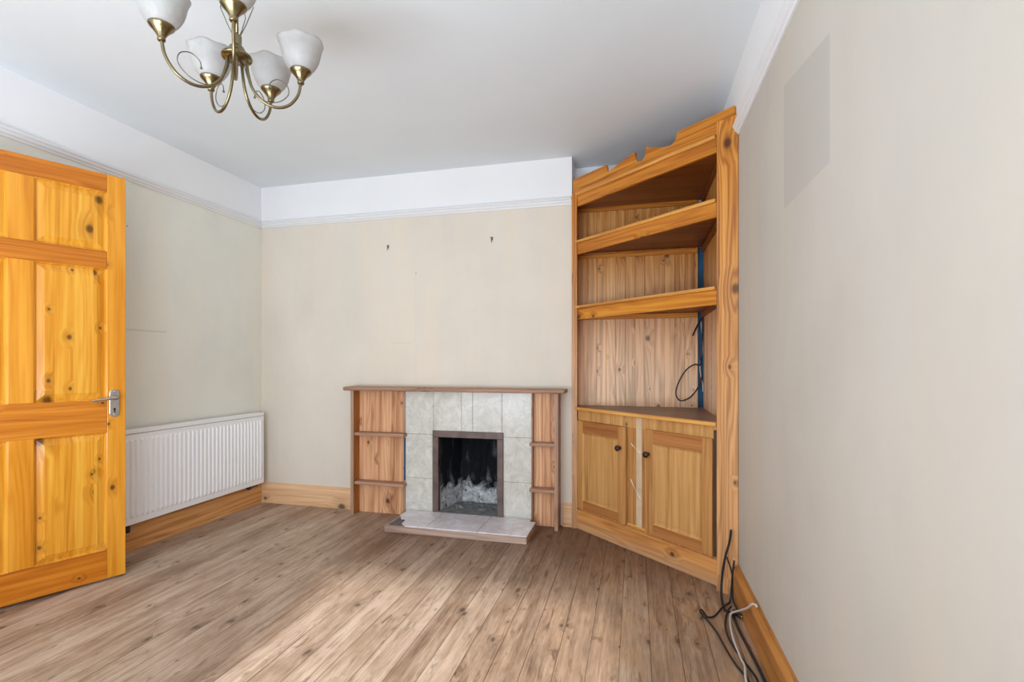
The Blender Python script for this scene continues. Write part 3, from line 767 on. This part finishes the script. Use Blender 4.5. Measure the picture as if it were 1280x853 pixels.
tag(obj('wall_screw', bm, m_steel), 'tiny dark screw in the left wall beside the door top', 'screw')

# ------------------------------------------------------------------ chandelier
CX, CYY = 1.723, 1.375
CH = T((CX, CYY, 0))
ch = empty('chandelier', T((CX, CYY, 2.16)))
tag(ch, 'five arm aged brass chandelier with frosted white bell shades', 'chandelier')
bm = new_bm()
lathe(bm, [(0,2.155),(.012,2.156),(.022,2.160),(.045,2.163),(.047,2.168),(.044,2.174),(.030,2.182),(.027,2.190),(.022,2.200),(.016,2.206),(.0145,2.210),(.0145,2.238),(.012,2.241),(0,2.241)], 32, CH)
obj('hub', bm, m_brass, ch, smooth=True)
bm = new_bm(); tube(bm, [(CX,CYY,2.238),(CX,CYY,2.585)], .0048, 12, 0); obj('rod', bm, m_brass, ch, smooth=True)
bm = new_bm(); lathe(bm, [(0,2.5995),(.055,2.5995),(.055,2.590),(.045,2.575),(.022,2.560),(.008,2.555),(0,2.555)], 32, CH); obj('ceiling_rose', bm, m_brass, ch, smooth=True)
for k in range(4):
    a = R(15+k*90); c, s = math.cos(a), math.sin(a)
    bm = new_bm(); tube(bm, [(CX+r*c, CYY+r*s, z) for r, z in ((.010,2.236),(.030,2.275),(.055,2.335),(.050,2.345),(.025,2.375),(.006,2.400))], .0014, 6, 0)
    obj('stay_wire', bm, m_wire, ch)
yaw = .2446
arms = [(225, .208, 2.130), (297, .240, 2.143), (26, .196, 2.130), (86, .204, 2.130), (142, .208, 2.130)]
shade_me = None
for a0, rad_, zt in arms:
    a = R(a0)+yaw; c, s = math.cos(a), math.sin(a); k = rad_/.208; dz = zt-2.13
    P = lambda r, z: (CX+r*c, CYY+r*s, z)
    bm = new_bm()
    tube(bm, [P(.028,2.166), P(.033,2.120), P(.050*k,2.072+dz*.3), P(.085*k,2.037+dz*.6), P(.128*k,2.027+dz), P(.170*k,2.045+dz), P(.199*k,2.087+dz), P(.208*k,2.135+dz)], .0050, 12, 7)
    obj('arm', bm, m_brass, ch, smooth=True)
    bm = new_bm()
    tube(bm, [P(.020,2.150), P(.034,2.100), P(.060*k,2.056), P(.098*k,2.040+dz), P(.138*k,2.050+dz), P(.166*k,2.080+dz), P(.160*k,2.112+dz), P(.132*k,2.124+dz), P(.108*k,2.110+dz), P(.103*k,2.090+dz)], .0016, 6, 6)
    bmesh.ops.create_icosphere(bm, subdivisions=2, radius=.0042, matrix=T(P(.103*k, 2.088+dz)))
    obj('scroll_wire', bm, m_wire, ch, smooth=True)
    M = T(P(rad_, zt))
    bm = new_bm(); lathe(bm, [(0,-.004),(.010,-.004),(.0115,.0),(.0105,.004),(.012,.010),(.018,.020),(.027,.031),(.034,.038),(.0355,.042),(.033,.043),(.024,.034),(0,.030)], 28, M)
    obj('cup', bm, m_brass, ch, smooth=True)
    bm = new_bm()
    def fr(an, i):
        w = (i/9)**3 if i < 10 else ((19-i)/9)**3
        return 1+.022*w*math.cos(6*an), .003*w*math.cos(6*an+.6)
    outer = [(.024,.036),(.036,.044),(.046,.056),(.054,.070),(.060,.084),(.064,.098),(.0665,.111),(.069,.123),(.072,.133),(.076,.140)]
    inner = [(r-.0025, z) for r, z in reversed(outer)]
    lathe(bm, outer+inner, 36, M, fr)
    obj('lamp_shade', bm, m_shade, ch, smooth=True)
    bm = new_bm(); lathe(bm, [(0,.035),(.013,.036),(.013,.062),(.017,.072),(.021,.088),(.020,.098),(.013,.108),(0,.111)], 20, M)
    obj('bulb', bm, m_white, ch, smooth=True)

# ------------------------------------------------------------------ light
def area(name, loc, rot, sx, sy, e, colr=(1,1,1)):
    l = bpy.data.lights.new(name, 'AREA'); l.shape = 'RECTANGLE'; l.size = sx; l.size_y = sy; l.energy = e; l.color = colr
    o = bpy.data.objects.new(name, l); col.objects.link(o); o.location = loc; o.rotation_euler = rot; return o
area('window_daylight', (2.66, YN+.02, 1.46), (R(90), 0, R(28)), 1.45, 1.55, 20, (.92, .985, 1.09))
area('near_wall_fill', (1.05, YN+.02, 1.5), (R(90), 0, R(12)), 1.3, 1.5, 19, (.88, .985, 1.12))  # added fill lamp; the near wall has no opening here
area('upward_fill', (1.55, -.40, .62), (R(180-34), 0, R(6)), 2.4, .7, 64, (.86, .99, 1.15))  # added lamp aimed at the ceiling to lift the whole room
sun = bpy.data.lights.new('low_sun', 'SUN'); sun.energy = 4.0; sun.angle = R(3); sun.color = (1, .97, .93)
so = bpy.data.objects.new('low_sun', sun); col.objects.link(so)
so.rotation_euler = Vector((-.15, 1.0, -.655)).to_track_quat('-Z', 'Y').to_euler()
w = bpy.data.worlds.new('World'); scene.world = w; w.use_nodes = True
nt = w.node_tree; bg = nt.nodes['Background']
sky = nt.nodes.new('ShaderNodeTexSky'); sky.sky_type = 'HOSEK_WILKIE' if hasattr(sky, 'sky_type') else sky.sky_type
sky.turbidity = 6; sky.sun_direction = Vector((.15, -1, .655)).normalized()
nt.links.new(sky.outputs[0], bg.inputs[0]); bg.inputs[1].default_value = .8

# ------------------------------------------------------------------ camera
cam = bpy.data.cameras.new('camera'); cam.sensor_width = 36; cam.lens = 618/1280*36
cam.shift_y = (453.7-426.5)/1280; cam.clip_start = .02
co = bpy.data.objects.new('camera', cam); col.objects.link(co)
co.location = (3.01, 0, 1.15); co.rotation_euler = (R(90), 0, yaw)
scene.camera = co
scene.view_settings.view_transform = 'Standard'; scene.view_settings.look = 'None'
scene.view_settings.exposure = 0; scene.view_settings.gamma = 1.0
scene.cycles.use_denoising = True; scene.cycles.max_bounces = 10; scene.cycles.diffuse_bounces = 7
scene.cycles.sample_clamp_indirect = 6
